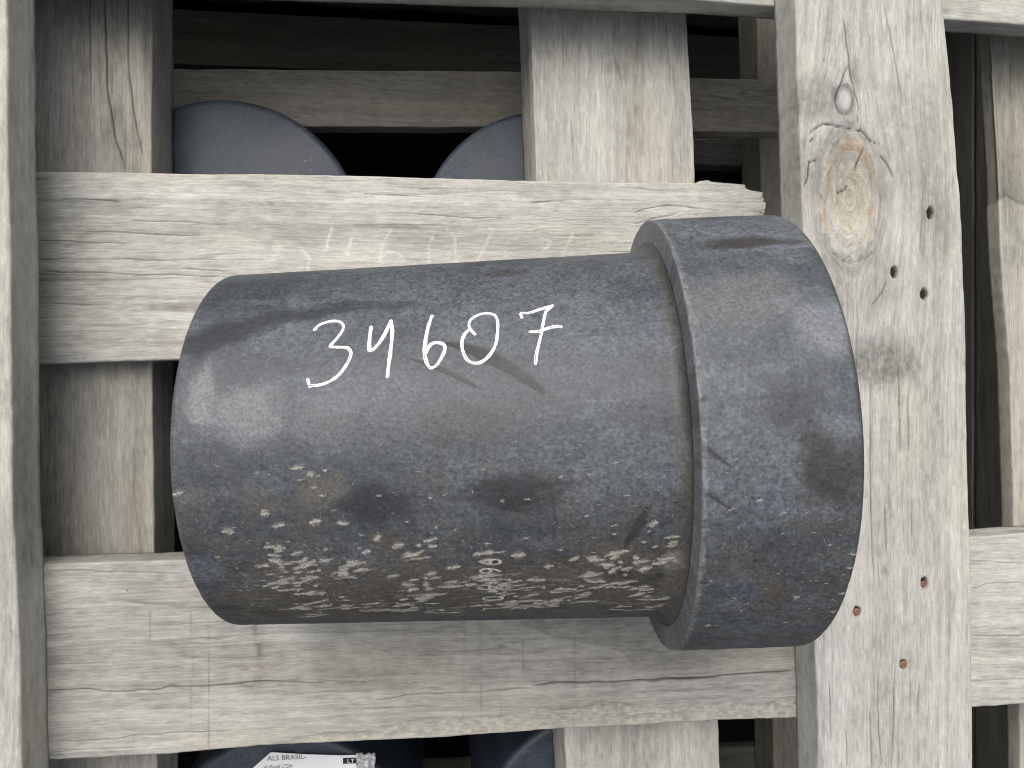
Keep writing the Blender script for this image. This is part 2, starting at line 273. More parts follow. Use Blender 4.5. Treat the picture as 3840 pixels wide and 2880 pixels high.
def edge_fn(pts, axis):
    p = sorted([(q[0], q[1]) if axis == 'x' else (q[1], q[0]) for q in pts]); a = np.array(p)
    def f(u):
        r = np.interp(u, a[:, 0], a[:, 1])
        s0 = (a[min(len(a) - 1, 3), 1] - a[0, 1]) / (a[min(len(a) - 1, 3), 0] - a[0, 0] + 1e-9); s1 = (a[-1, 1] - a[-min(len(a), 4), 1]) / (a[-1, 0] - a[-min(len(a), 4), 0] + 1e-9)
        s0 = np.clip(s0, -.05, .05); s1 = np.clip(s1, -.05, .05)
        r = np.where(u < a[0, 0], a[0, 1] + (u - a[0, 0]) * s0, r); r = np.where(u > a[-1, 0], a[-1, 1] + (u - a[-1, 0]) * s1, r); return r
    return f
def board(name, parent, axis, lo, hi, ztop, thick, u0, u1, dense, seed, o=None, du=1.6, dv=.45, zfun=None, lean=(0, 0), end=None, rag=.35, rnd=1.3):
    """lo/hi: edge functions (mm across), ztop in mm below the camera, u0..u1 extent along the grain"""
    o = o or {}
    da, db = dense; us = np.unique(np.concatenate([np.arange(u0, da, 22.), np.arange(max(da, u0), min(db, u1), du), np.arange(db, u1, 22.), [u1]])); us = us[(us >= u0) & (us <= u1)]
    W = float(np.median(hi(us) - lo(us))); nt = max(6, int(W / dv)); ns = max(3, int(thick / 2.5))
    ang = np.linspace(0, np.pi / 2, 5)[1:-1]
    tl = []                                    # (anchor -1 lo / +1 hi / 0 top, across offset or t, depth)
    for k in range(ns): tl.append((-1, 0., thick - (thick - rnd) * k / (ns - 1)))
    for q in ang: tl.append((-1, rnd * (1 - np.cos(q)), rnd * (1 - np.sin(q))))
    for k in range(nt + 1): tl.append((0, k / nt, 0.))
    for q in ang[::-1]: tl.append((1, -rnd * (1 - np.cos(q)), rnd * (1 - np.sin(q))))
    for k in range(ns): tl.append((1, 0., rnd + (thick - rnd) * k / (ns - 1)))
    an = np.array([t[0] for t in tl]); offs = np.array([t[1] for t in tl]); dep = np.array([t[2] for t in tl])
    U = np.repeat(us[:, None], len(tl), 1)
    e0 = lo(us) + rag * (noise(us / 7, us * 0, seed + 40) * .5 + noise(us / 45, us * 0, seed + 41)); e1 = hi(us) + rag * (noise(us / 7, us * 0, seed + 42) * .5 + noise(us / 45, us * 0, seed + 43))
    e0 = e0[:, None]; e1 = e1[:, None]
    V = np.where(an < 0, e0 + offs, np.where(an > 0, e1 + offs, e0 + rnd + offs * (e1 - e0 - 2 * rnd)))
    V = V - np.where(an < 0, lean[0] * dep / thick, 0) + np.where(an > 0, lean[1] * dep / thick, 0)
    VE = V + np.where(an < 0, -dep, np.where(an > 0, dep, 0))      # unwrapped: the sides carry the same grain on
    if end:
        uend, us_ = end; ue = uend(V); U = np.where(U > us_, us_ + (U - us_) * (ue - us_) / (u1 - us_), U)
    c, h, g = wood_paint(U.ravel(), VE.ravel(), seed, o)
    h = h.reshape(U.shape); top = (an == 0)
    Z = ztop - dep + (zfun(U) if zfun else 0) + np.where(top, h, 0) * np.where(top, np.minimum(1, np.minimum(offs, 1 - offs) * 60 + .15), 0)
    V = V + np.where(an < 0, -h * .8, np.where(an > 0, h * .8, 0)) * (dep > rnd)
    X, Y = (U, V) if axis == 'x' else (V, U)
    cen = np.array([X.mean(), Y.mean(), ztop - thick])
    P = np.stack([X, Y, Z], -1).reshape(-1, 3) - cen
    nr, nc = U.shape; q = grid_quads(nr, nc, True)                 # wraps underneath: closes the bottom
    if axis == 'x': q = q[:, ::-1]
    e_a = list(range(nc)); e_b = list(range((nr - 1) * nc, nr * nc))
    if axis == 'x': ng = [e_a, e_b[::-1]]
    else: ng = [e_a[::-1], e_b]
    me = mesh_np(name, P * mm, q[:, ::-1] if True else q, [n[::-1] for n in ng])
    set_attr(me, 'Col', c, 'FLOAT_COLOR'); set_attr(me, 'grain', np.concatenate([g, np.zeros((len(g), 1))], 1), 'FLOAT_VECTOR')
    return link(name, me, WOOD, parent, (cen[0] * mm, cen[1] * mm, ZC + cen[2] * mm))
def const(v): return lambda u: np.full(np.shape(u), float(v))
def shift(f, d): return lambda u: f(u) + d

crate = empty('wooden_crate', (0.06, 0, 0))
tag(crate, 'weathered grey timber crate of crossed boards carrying the black pipe fitting', 'crate')
Z0, ZB, ZA, Z2, Z3 = -413., -440., -464., -482., -575.
XL, XR, YB, YT = -480., 620., -460., 460.
GREY = (.43, .42, .39)

# the two top boards running up the picture
kx, ky = D['knot'][0]; k2x, k2y = D['knot'][1]
def v0r_extra(u, v, c, h, km, rho):
    d = np.hypot((u - ky) / 1.95, v - kx) / 21.0
    warpn = noise(u / 9, v / 5, 3.1) * .05 + noise(u / 3, v / 2, 3.3) * .03
    ringm = np.exp(-((d - .76 + warpn * 1.8) / .13) ** 2) * (1 - .75 * sm(.2, .9, -np.cos(np.arctan2(v - kx, (u - ky) / 2)) )) * (.7 + .5 * noise(u / 6, v / 4, 8.8))
    c = mix(c, np.array([.31, .215, .125]), np.clip(ringm * .75, 0, .7))
    core = 1 - sm(.5, .62, d + warpn); c = mix(c, c * np.array([.97, .93, .84]), core)
    halo = np.exp(-((d - 1.05) / .1) ** 2); c = c * (1 - .18 * halo)[..., None]
    rings = np.sin((d + warpn) * 42) * (d < 1.05); c = c * (1 + .035 * rings)[..., None]; h = h + .12 * rings + .9 * (1 - sm(.7, 1.05, d)) * .5
    # pale round scar and wet grey stains
    d2 = np.hypot((u - k2y) / 1.5, v - k2x); pale = np.exp(-(d2 / 3.4) ** 2); c = mix(c, np.array([.6, .6, .58]), pale * .75)
    rim = np.exp(-((d2 - 5.6) / 1.1) ** 2); c = c * (1 - .45 * rim)[..., None]; h = h - .7 * rim
    for (sx, sy, rx, ry, a) in ((D['v0r_stain'][0][0] - 8, D['v0r_stain'][0][1] + 2, 30, 20, .42), (D['v0r_stain'][1][0] + 5, 128, 44, 26, .22), (286, 148, 25, 52, .2), (224, 171, 21, 17, .28), (300, 94, 15, 31, .16), (255, 62, 60, 27, .12), (241, 156, 12, 35, .15)):
        q = np.hypot((v - sx) / rx, (u - sy) / ry) + .28 * fbm(u / 12, v / 12, 4.4); m = (1 - sm(.45, 1.1, q)) * a * (1 + .5 * fbm(u / 2.2, v / 2.2, 6.6, 2))
        c = c * (1 - m)[..., None]
    for i, (hx, hy) in enumerate(D['holes']):
        q = np.hypot((v - hx) / 2.5, (u - hy) / (3.7 if i < 4 else 2.9)) + .15 * noise(u / 1.5, v / 1.5, i); m = 1 - sm(.75, 1.1, q)
        c = mix(c, np.array([.035, .026, .02]), m); h = h - 3.2 * m
        streak = np.exp(-((v - hx) / 2.2) ** 2) * np.exp(-np.abs(u - hy) / 14) * .3 * (1 - m); c = mix(c, c * np.array([.85, .72, .6]), streak)
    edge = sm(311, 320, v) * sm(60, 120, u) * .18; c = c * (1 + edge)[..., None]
    return c, h
V0R_l, V0R_r = edge_fn(E['V0R_l'], 'y'), edge_fn(E['V0R_r'], 'y')
swap = lambda p: [(b, a) for a, b in p]
vr = board('deck_board', crate, 'y', V0R_l, V0R_r, Z0, 27, YB, YT, (-242, 242), 11.3,
      dict(base=(.45, .44, .415), knots=[(ky, kx, 40, 20.5), (k2y, k2x, 9, 5.5)], cracks=[(swap(p), .42 if i < 6 else .30, .95 if i < 9 else .7, 1.0 if i < 8 else .3) for i, p in enumerate(D['v0r_cracks'])], extra=v0r_extra, checks=70, line=5.0, blotch=.12), dv=.4, du=1.0, rag=.5)
vr['label'] = 'right deck board with a large orange-ringed knot and nail holes'
V0L_r = edge_fn(E['V0L_r'], 'y')
vl = board('deck_board', crate, 'y', shift(V0L_r, -92), V0L_r, Z0, 27, YB, YT, (-235, 225), 23.7, dict(base=(.47, .455, .42), checks=40, line=4.0), dv=.6, rag=.5)

# cross boards under them
HT_b = edge_fn(E['HT_b'], 'x')
board('cross_board', crate, 'x', HT_b, shift(HT_b, 105), ZB, 16, XL, XR, (-205, 395), 31.1, dict(base=GREY, checks=30), dv=.8)
A_t, A_b = edge_fn(E['A_t'][:6], 'x'), edge_fn(E['A_b'], 'x')
def a_extra(u, v, c, h, km, rho):
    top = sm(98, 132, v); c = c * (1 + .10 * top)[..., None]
    for p in D['chalk']:
        d, al = seg_dist(u, v, p); m = np.exp(-(d / .8) ** 2) * np.clip(.75 + .5 * noise(u / 2.2, v / 2.2, 5.5) + .25 * noise(u / .8, v / .8, 1.2), 0, 1)
        c = mix(c, np.array([.70, .68, .62]), m * .62)
    for (sx, sy, rx, ry, a) in ((-213, 65, 42, 5, .2), (-156, 48, 27, 3.6, .32), (-198, 29, 31, 12, .12), (-123, 125, 17, 2.5, .22), (62, 88, 83, 12, .12), (196, 112, 23, 9, .2)):
        q = np.hypot((u - sx) / rx, (v - sy) / ry) + .5 * fbm(u / 9, v / 3, 9.4); m = (1 - sm(.4, 1.2, q)) * a; c = c * (1 - m)[..., None]
    # lines of sawn-in rough fibre and the swirl of a cut-through knot at the broken end
    d = np.hypot((u - 216) / 1.7, v - 92); sw = np.sin(d / 1.15 + 1.5 * noise(u / 8, v / 8, 2.2)); m = np.exp(-(d / 24) ** 2); c = c * (1 - .16 * m * (.5 + .5 * sw))[..., None]; h = h + .2 * sw * m
    return c, h
def a_end(v): return 214.5 + 2.2 * noise(v / 4, v * 0, 3.3) + .8 * noise(v / 1.2, v * 0, 4.3) - 13 * sm(127.2, 129.8, v + .8 * noise(v / 1.5, v * 0, 1.3)) - 26 * sm(132., 134., v)
board('cross_board', crate, 'x', A_b, A_t, ZA, 17, XL, 217, (-266, 217), 41.9,
      dict(base=(.44, .43, .405), cracks=[(p, .30, .5, .4) for p in D['a_cracks']], knots=[(233, 90, 35, 15)], extra=a_extra, checks=60, line=5.5, blotch=.16, warm=.2), du=1.2, zfun=lambda u: u * .010 + .3, end=(a_end, 168.), rag=.4)['label'] = 'upper cross board with a broken end and faint chalk strokes'
B_t, B_b = edge_fn(E['B_t'], 'x'), edge_fn(E['B_b'], 'x')
wn_ = np.array(sorted(D['b_wane'])); st_ = D['b_stain']
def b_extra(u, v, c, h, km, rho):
    wob = 1.4 * noise(u / 7, v / 7, 7.7) + .6 * noise(u / 2, v / 2, 3.7)
    for p in D['b_saw']:
        d, al = seg_dist(u, v, p); m = np.exp(-(d / .42) ** 2) * np.clip(.6 + .5 * noise(u / 5, v / 7, 2.9), 0, 1); c = c * (1 - .36 * m)[..., None]; h = h - .25 * m
    saw = .5 + .5 * np.sin(u / 1.9 + 1.2 * noise(u / 40, v / 60, 5.1)); pm = sm(.0, .6, fbm(u / 40, v / 30, 12.1)); c = c * (1 - .07 * saw * pm)[..., None]
    # dirty tide mark: everything right of it is a shade darker
    sx = np.array([q[1] for q in st_])[::-1]; sy = np.array([q[0] for q in st_])[::-1]
    lim = np.interp(v, sx, sy) + wob * 1.2; right = sm(-.6, .9, u - lim) * sm(-182, -174, v + .06 * (u - 103) + wob) * (1 - sm(245, 310, u))
    edge = np.exp(-((u - lim) / 1.0) ** 2) * sm(-182, -174, v); c = c * (1 - .20 * right - .10 * edge)[..., None]
    # barky wane along the lower edge
    w = np.interp(u, wn_[:, 0], wn_[:, 1]) + wob * .9 + 2.2 * noise(u / 23, v * 0, 8.8); wm = (1 - sm(-2.2, 1.4, v - w)) * sm(-160, -120, u) * (1 - sm(240, 300, u))
    rough = fbm(u / 2.6, v / 2.0, 17.1, 3); c = mix(c, np.array([.35, .335, .285]) * (1 + .45 * rough)[..., None], wm * .7); h = h + wm * (.5 * rough - .5)
    el = np.exp(-((v - w) / .7) ** 2) * sm(-150, -110, u) * (1 - sm(235, 290, u)); c = c * (1 - .22 * el * np.clip(.6 + .7 * noise(u / 12, v / 12, 4.), 0, 1))[..., None]
    d, al = seg_dist(u + wob, v, D['b_dark']); m = np.exp(-(d / 3.0) ** 2) * np.clip(.5 + .7 * noise(u / 2.4, v / 4, 3.9), 0, 1); c = mix(c, c * np.array([.62, .55, .50]), m)
    band = np.exp(-((v + 129.5 - .01 * u) / 2.6) ** 2) * (1 - sm(-110, -60, u)) * np.clip(.6 + .6 * noise(u / 6, v / 2, 1.9), 0, 1); c = c * (1 - .22 * band)[..., None]
    c = c * (1 - .10 * sm(.1, .5, fbm(u / 28, v / 28, 22.3)) + .28 * sm(268, 325, u))[..., None]  # right end lightened in the colour, as it lies clear of the pipe's shade
    return c, h
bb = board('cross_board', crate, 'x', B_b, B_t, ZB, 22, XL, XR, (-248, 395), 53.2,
      dict(base=(.362, .352, .33), cracks=[(p, .5 if i in (3, 4) else .36 if i < 2 else .26, .85 if i in (3, 4) else .6 if i < 2 else .42, .5) for i, p in enumerate(D['b_cracks'])], extra=b_extra, checks=60, line=7.0, blotch=.14), du=1.0, rag=.5)  # dark base colour: the shade below the pipe is painted in
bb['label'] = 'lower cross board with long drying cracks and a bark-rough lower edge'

# bearers below the cross boards
V2L_r = edge_fn(E['V2L_r'], 'y'); V2C_l, V2C_r = edge_fn(E['V2C_l'], 'y'), edge_fn(E['V2C_r'], 'y'); V2R_l = edge_fn(E['V2R_l'], 'y')
board('bearer', crate, 'y', shift(V2L_r, -100), V2L_r, Z2, 37, YB, YT, (-262, 262), 61.4, dict(base=(.37, .357, .332), checks=50, line=9.0, broad=.18, warm=.4,
      cracks=[([(250, -212), (187, -210), (156, -205), (137, -199)], .5, .9, .4), ([(260, -198), (197, -197), (166, -193), (145, -188)], .4, .8, .4), ([(258, -221), (176, -220)], .4, .6, .4)]), rag=.5)
board('bearer', crate, 'y', V2C_l, V2C_r, Z2, 38, YB, YT, (-262, 262), 71.8, dict(base=(.42, .408, .382), checks=60, line=6.5, broad=.13, warm=.3), lean=(3.5, 0), rag=.5)['label'] = 'middle bearer showing above and below the pipe'
def v2r_extra(u, v, c, h, km, rho):
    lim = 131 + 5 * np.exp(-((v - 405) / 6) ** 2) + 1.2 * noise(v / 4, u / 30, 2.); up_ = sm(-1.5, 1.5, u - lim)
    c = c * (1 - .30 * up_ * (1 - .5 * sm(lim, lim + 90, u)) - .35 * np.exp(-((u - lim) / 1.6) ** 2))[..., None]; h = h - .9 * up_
    return c, h
board('bearer', crate, 'y', V2R_l, shift(V2R_l, 100), Z2, 13, YB, YT, (-276, 262), 85.6, dict(base=(.43, .415, .37), checks=30, warm=.3, extra=v2r_extra, cracks=[([(255, 424), (150, 426), (60, 428)], .3, .7, .3)]), dv=.6, rag=.6)
# slats and posts deeper in the crate
H3_b, H3_t = edge_fn(E['H3_b'], 'x'), edge_fn(E['H3_t'], 'x')
board('inner_slat', crate, 'x', H3_b, H3_t, Z3, 16, XL, 352, (-220, 320), 91.2, dict(base=(.40, .37, .32), checks=20, line=7.0), dv=.6)
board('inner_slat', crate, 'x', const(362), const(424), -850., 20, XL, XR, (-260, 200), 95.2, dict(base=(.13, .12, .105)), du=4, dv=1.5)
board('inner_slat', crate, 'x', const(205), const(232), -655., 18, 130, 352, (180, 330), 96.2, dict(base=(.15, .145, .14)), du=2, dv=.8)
V4_l = edge_fn(E['V4_l'], 'y')
board('inner_post', crate, 'y', V4_l, shift(V4_l, 80), -620., 40, YB, YT, (-330, 300), 97.4, dict(base=(.34, .32, .28)), dv=1.0, du=3)
# unseen boards beyond the picture, added to keep light out of the crate
board('cross_board', crate, 'x', const(346), const(455), ZB, 18, XL, XR, (0, 0), 151.3, {}, du=10, dv=4)
board('cross_board', crate, 'x', const(-455), const(-330), ZB, 20, XL, XR, (0, 0), 153.3, {}, du=10, dv=4)
board('deck_board', crate, 'y', const(440), const(560), Z0, 27, YB, YT, (0, 0), 155.3, {}, du=10, dv=4)
board('deck_board', crate, 'y', const(-470), const(-345), Z0, 27, YB, YT, (0, 0), 157.3, {}, du=10, dv=4)
# crate walls and floor: planks added beyond the picture to keep light out
for k in range(5):
    z = -530. - 130 * k
    board('side_plank', crate, 'y', const(XL - 24), const(XL - 2), z, 126, YB, YT, (0, 0), 101 + k, {}, du=10, dv=6)
    board('side_plank', crate, 'y', const(XR + 2), const(XR + 24), z, 126, YB, YT, (0, 0), 111 + k, {}, du=10, dv=6)
    board('side_plank', crate, 'x', const(YT + 2), const(YT + 24), z, 126, XL, XR, (0, 0), 121 + k, {}, du=10, dv=6)
    board('side_plank', crate, 'x', const(YB - 24), const(YB - 2), z, 126, XL, XR, (0, 0), 131 + k, {}, du=10, dv=6)
for k in range(10):
    board('floor_plank', crate, 'y', const(XL + 110 * k), const(XL + 108 + 110 * k), -1181., 19, YB, YT, (0, 0), 141 + k, {}, du=10, dv=6)

# nails in the boards
def nail(parent, x, y, z, r, mat, tilt=0.2):
    n = 14; th = np.linspace(0, 2 * np.pi, n, endpoint=False); rings = [(r, -1.2), (r, -.1), (r * .82, .12), (r * .35, .16)]
    P = np.concatenate([np.stack([rr * np.cos(th), rr * np.sin(th) * 1.15, np.full(n, zz) + tilt * rr * np.sin(th)], 1) for rr, zz in rings])
    me = mesh_np('nail', P * mm, grid_quads(len(rings), n, True), [list(range(3 * n, 4 * n))])
    return link('nail', me, mat, parent, (x * mm, y * mm, ZC + z * mm))
for i, (hx, hy) in enumerate(D['holes']):
    nail(vr, hx + (.3 if i < 3 else .2), hy - .7, Z0 - (2.6 if i < 3 else 1.7 if i == 3 else .9), 1.5 if i < 4 else 2.1, DARKHOLE if i < 3 else RUST)
nail(bb, D['b_nail'][0][0], D['b_nail'][0][1], ZB - .1, 1.3, RUST)

# ------------------------------------------------------------------ the pipe fitting
A0 = np.array(D['A0']) * 1000; AX = np.array(D['ax']); UPV = np.array(D['up']); DNV = np.array(D['dn'])
fit = empty('pipe_fitting', tuple((A0 + AX * 40) * mm + np.array([0, 0, ZC])))
tag(fit, 'black plastic pipe stub with a thick collar and white handwritten 34607, lying on the boards', 'pipe fitting')
def on_pipe(s, th, r):                          # s mm along the axis, th radians from the top, r mm -> world metres
    s, th, r = np.broadcast_arrays(s, th, r)
    P = A0 + s[..., None] * AX + (r * np.cos(th))[..., None] * UPV + (r * np.sin(th))[..., None] * DNV
    return P * mm + np.array([0, 0, ZC])
def spig_r(s): return 88.3 + (s + 99) / 207 * 3.4
TH = np.unique(np.concatenate([np.radians(np.arange(-108, 100, .30)), np.radians(np.arange(100, 252, 3.0))]))
TUFTS = [(s, t, rng.uniform(1.4, 3.0), rng.uniform(1.0, 2.0)) for s, t in D['tuft']]
for k in range(640):
    t = 23 + 33 * rng.random() ** .75; s = rng.uniform(-84, 103)
    if s < -68 + (t - 25) * .2 or noise(s / 16, t / 6, 77.) < -.02: continue
    TUFTS.append((s, t, rng.uniform(.6, 2.6) * (1.0 if rng.random() < .75 else 2.8), rng.uniform(.3, 1.6) * (1.25 - (t - 24) / 42)))
for k in range(40): TUFTS.append((rng.uniform(-88, 98), rng.uniform(2, 28), rng.uniform(.4, 1.1), rng.uniform(.25, .6)))
def pipe_paint(S, T, collar):
    y = np.degrees(T) * 1.57; td = np.degrees(T)                 # y: mm round the girth
    base = np.array([.028, .033, .040]) if not collar else np.array([.033, .039, .047])
    c = np.broadcast_to(base, S.shape + (3,)).copy(); h = np.zeros(S.shape); rough = np.full(S.shape, .45)
    sd = 40 if collar else 0
    dust = .22 + sm(-.3, .6, fbm(S / 55, y / 34, 3.1 + sd)) * .5 + sm(.05, .6, fbm(S / 24 + y / 60, y / 9, 5.1 + sd)) * .28
    gran = noise(S / .8, y / .8, 2.1 + sd); gran2 = noise(S / 2.0, y / 2.0, 6.1 + sd)
    dust = dust + .16 * fbm(S / 7, y / 5, 8.1 + sd)
    dust = np.clip(dust * (1 + .5 * gran + .4 * gran2), 0, 1); c = mix(c, np.array([.118, .132, .151]), dust * (.95 if collar else .75)); rough += .10 * dust  # dust film; its blue tint also stands in for the sky's reflection
    # faint rub marks running round and along
    rub = sm(.25, .7, noise(S / 1.1, y / 26, 7.7 + sd)) * sm(.0, .6, fbm(S / 25, y / 25, 9.9 + sd)); c = mix(c, np.array([.10, .10, .10]), rub * .28)
    rub2 = sm(.35, .8, noise(S / 30, y / 1.0, 8.7 + sd)) * sm(.0, .5, fbm(S / 30, y / 18, 4.9 + sd)); c = c * (1 - .25 * rub2)[..., None]
    # brown yard dirt clinging to the lower half
    low = sm(-12, 46, td + 16 * fbm(S / 22, y / 16, 12.1 + sd)); dirt = low * sm(-.3, .45, fbm(S / 11, y / 8, 13.3 + sd))
    c = mix(c, np.array([.070, .059, .047]), np.clip(dirt * .9, 0, .9)); rough += .26 * low
    c = mix(c, np.array([.076, .069, .060]) * (1 + .35 * gran + .25 * gran2)[..., None], low * (.50 if collar else .38) * sm(-.6, .5, fbm(S / 45, y / 14, 18.3 + sd)))   # a film of brown dust
    clean = (.4 if collar else 1.) * low * sm(.05, .45, fbm(S / 17, y / 9, 14.7 + sd)); c = mix(c, np.array([.021, .022, .025]), clean * .7)
    if not collar:                                # thin scuffed streaks of pale dust in the lower band
        band = sm(24, 36, td + 5 * noise(S / 20, y / 9, 71.)) * (1 - sm(55, 63, td)) * sm(-80, -55, S + td * .3); stk = sm(.15, .7, noise(S / 4.5 + y / 9, y / .75, 72.)) * sm(-.35, .4, fbm(S / 12, y / 6, 73.)); c = mix(c, np.array([.19, .172, .14]), band * stk * .62); c = mix(c, np.array([.075, .062, .044]), band * (1 - stk) * .5)
    spk = sm(.72, .95, noise(S / .75, y / .75, 15.9 + sd)) * sm(-.3, .5, noise(S / 9, y / 9, 16.3 + sd)) * (.35 + .65 * low); c = mix(c, np.array([.30, .27, .22]), spk * .55)
    def blot(bs, bt, rs, ry, a, color, soft=.45, sdd=0.):
        q = np.hypot((S - bs) / rs, (y - bt * 1.57) / ry) + .45 * fbm(S / (rs * .7), y / (ry * .7), 21 + sdd + sd, 3)
        m = (1 - sm(1 - soft, 1 + soft, q)) * a; return mix(c, np.array(color), m), m
    if not collar:
        d, al = seg_dist(S, y + 1.6 * fbm(S / 9, y / 9, 2.2), [(s, t * 1.57) for s, t in D['smear']]); wd = 8.0 * (1 - al) + 2.6
        m = (1 - sm(.35, 1.15, d / wd + .35 * fbm(S / 14, y / 4, 31.)) ) * (1 - .45 * al); c = mix(c, np.array([.010, .013, .018]), m * .95); rough += .08 * m
        for (p, w, a) in zip(D['scr'], (3.2, 1.2, 2.6, .8), (.95, .8, .75, .5)):
            d, al = seg_dist(S + .5 * noise(S / 3, y / 3, 9.), y, [(s, t * 1.57) for s, t in p]); ww = w * (.08 + 1.1 * np.sin(np.pi * np.clip(al, 0, 1)) ** .7)
            m = (1 - sm(.4, 1.1, d / ww)) * a; c = mix(c, np.array([.017, .016, .016]), m); h -= .25 * m
        bl = D['blob']; spec = [(9, 4, .6, (.035, .028, .022)), (18, 7, .8, (.015, .015, .016)), (13, 8, .75, (.014, .015, .018)), (12, 6, .5, (.02, .018, .015)), (15, 11, .6, (.16, .167, .176)), (6, 12, .6, (.18, .183, .186)),
                (10, 8, .55, (.10, .088, .068)), (9, 5, .4, (.10, .086, .066)), (13, 11, .4, (.105, .11, .115)), (26, 9, .25, (.05, .047, .042)), (6, 4, .35, (.12, .10, .08))]
        bl = bl + [(102.5, 31.5), (103, 40.)]; spec += [(4, 6, .75, (.20, .19, .165)), (3, 12, .5, (.12, .108, .085))]
        for k, ((bs, bt), (rs, ry, a, co)) in enumerate(zip(bl, spec)): c, m = blot(bs, bt, rs, ry, a, co, sdd=k)
        # dirt packed in the corner under the collar, scuffed cut end
        j = sm(101, 107, S); c = mix(c, np.array([.062, .054, .043]), np.clip(j * (.5 + .4 * noise(S / 3, y / 6, 3.)), 0, 1))
        e = 1 - sm(-99.1, -95.9, S + .6 * noise(y / 5, S / 3, 1.)); c = mix(c, np.array([.085, .078, .068]), e * .6)
        for (ts, tt, ls, ly) in TUFTS:
            q = np.hypot((S - ts) / ls, (y - tt * 1.57 + .12 * (S - ts)) / ly); sel = q < 2.2
            if sel.any():
                qq = q[sel] + .8 * fbm(S[sel] / 1.6, y[sel] / 1.0, 3. + ts, 2); m = (1 - sm(.2, 1.1, qq)) * .40
                c[sel] = mix(c[sel], np.array([.24, .22, .185]), m); h[sel] += .25 * m
        h += (.09 * gran2 + .07 * gran) * (.15 + .9 * sm(-30, 20, td)) * (.6 + .6 * sm(-.3, .4, fbm(S / 20, y / 20, 44.))) + .06 * noise(S / 5, y / 5, 4.)
    else:
        for (p, w, a) in zip(D['scrf'], (1.3, .9, .6), (.8, .7, .5)):
            d, al = seg_dist(S, y, [(s, t * 1.57) for s, t in p]); m = (1 - sm(.4, 1.1, d / (w * (1.15 - .7 * al)))) * a; c = mix(c, np.array([.016, .015, .015]), m); h -= .3 * m
        spec = [(20, 4.0, .9, (.026, .023, .021)), (13, 11, .85, (.026, .021, .018)), (14, 9, .6, (.022, .023, .025)), (24, 11, .45, (.14, .142, .142)), (13, 10, .6, (.17, .18, .195)), (14, 8, .4, (.028, .024, .020)), (14, 12, .2, (.11, .116, .124))]
        for k, ((bs, bt), (rs, ry, a, co)) in enumerate(zip(D['blobf'], spec)): c, m = blot(bs, bt, rs, ry, a, co, sdd=k)
        e = (1 - sm(109.0, 111.6, S + .8 * noise(y / 6, S, 1.)))  # collar's inner face paled in the colour to make up for weak light
        c = mix(c, np.array([.20, .205, .21]), e * (.5 + .3 * noise(y / 3, S, 2.))); 
        e2 = sm(166.7, 169.2, S + .8 * noise(y / 5, S, 3.)); c = mix(c, np.array([.05, .045, .04]), e2 * .5)
        h += (.10 * gran2 + .07 * gran) * (.25 + .7 * sm(-30, 20, td)) + .12 * noise(S / 6, y / 6, 4.)
    # nicks along the cut edges
    eds = (-98.5,) if not collar else (109.3, 168.6)
    for es in eds:
        nk = np.exp(-((S - es) / 1.6) ** 2) * (sm(.45, .9, noise(y / 3.5, S / 9, 55.)) + .5 * sm(.3, .9, noise(y / 1.3, S / 5, 57.))); h -= .9 * nk; c = mix(c, np.array([.10, .095, .088]), np.clip(nk, 0, 1) * .6)
    return np.clip(c, .008, .6), h, np.clip(rough, .22, .85)
def lathe(name, prof, collar, parent):
    """prof: rows of (s, r, outer flag)"""
    prof = np.array(prof); S = np.repeat(prof[:, 0][:, None], len(TH), 1); T = np.repeat(TH[None], len(prof), 0); Rr = np.repeat(prof[:, 1][:, None], len(TH), 1)
    c, h, ro = pipe_paint(S, T, collar); h = h * prof[:, 2][:, None]
    inner = prof[:, 2] == 0
    if inner.any(): ro[inner] = .5
    P = on_pipe(S, T, Rr + h).reshape(-1, 3); cen = P.mean(0)
    me = mesh_np(name, P - cen, grid_quads(len(prof), len(TH), True))
    set_attr(me, 'Col', c.reshape(-1, 3), 'FLOAT_COLOR'); set_attr(me, 'rough', ro.reshape(-1), 'FLOAT')
    return link(name, me, POLY, parent, tuple(cen))
pr = [(106, 71, 0), (20, 71, 0), (-98.1, 71, 0), (-98.9, 71.8, 0), (-99.1, 76, 0), (-99.1, 82, 0), (-99.1, 86.0, 0)]
for q in np.linspace(0, np.pi / 2, 6): pr.append((-96.9 - 2.2 * np.cos(q), spig_r(-99) - 2.2 + 2.2 * np.sin(q), .3))
for s in np.arange(-96.5, 101.6, .62): pr.append((s, spig_r(s), 1))
for q in np.linspace(0, np.pi / 2, 12)[1:]: pr.append((102.0 + 6.0 * np.sin(q), spig_r(102) + 4.6 * (1 - np.cos(q)), .6))
spigot = lathe('spigot', pr, False, fit)
cr = [(108.2, 90, 0), (108.2, 95, .4), (108.35, 97.5, .6), (108.45, 100, .6), (108.55, 102.5, .6), (108.65, 104.6, .6), (108.7, 105.6, .6)]
for q in np.linspace(0, np.pi / 2, 6)[1:]: cr.append((109.65 - .95 * np.cos(q), 106.1 + .95 * np.sin(q), .5))
for s in np.arange(110.1, 166.8, .6): cr.append((s, 107.05 + .2 * math.sin((s - 110) / 57 * math.pi), 1))
for q in np.linspace(0, np.pi / 2, 8): cr.append((167.1 + 2.8 * np.sin(q), 104.3 + 2.75 * np.cos(q), .5))
for r in (100, 92, 84, 76): cr.append((169.9, r, .3))
cr += [(169.4, 71.6, 0), (162, 71.2, 0), (106, 71.2, 0)]
collar = lathe('collar', cr, True, fit)

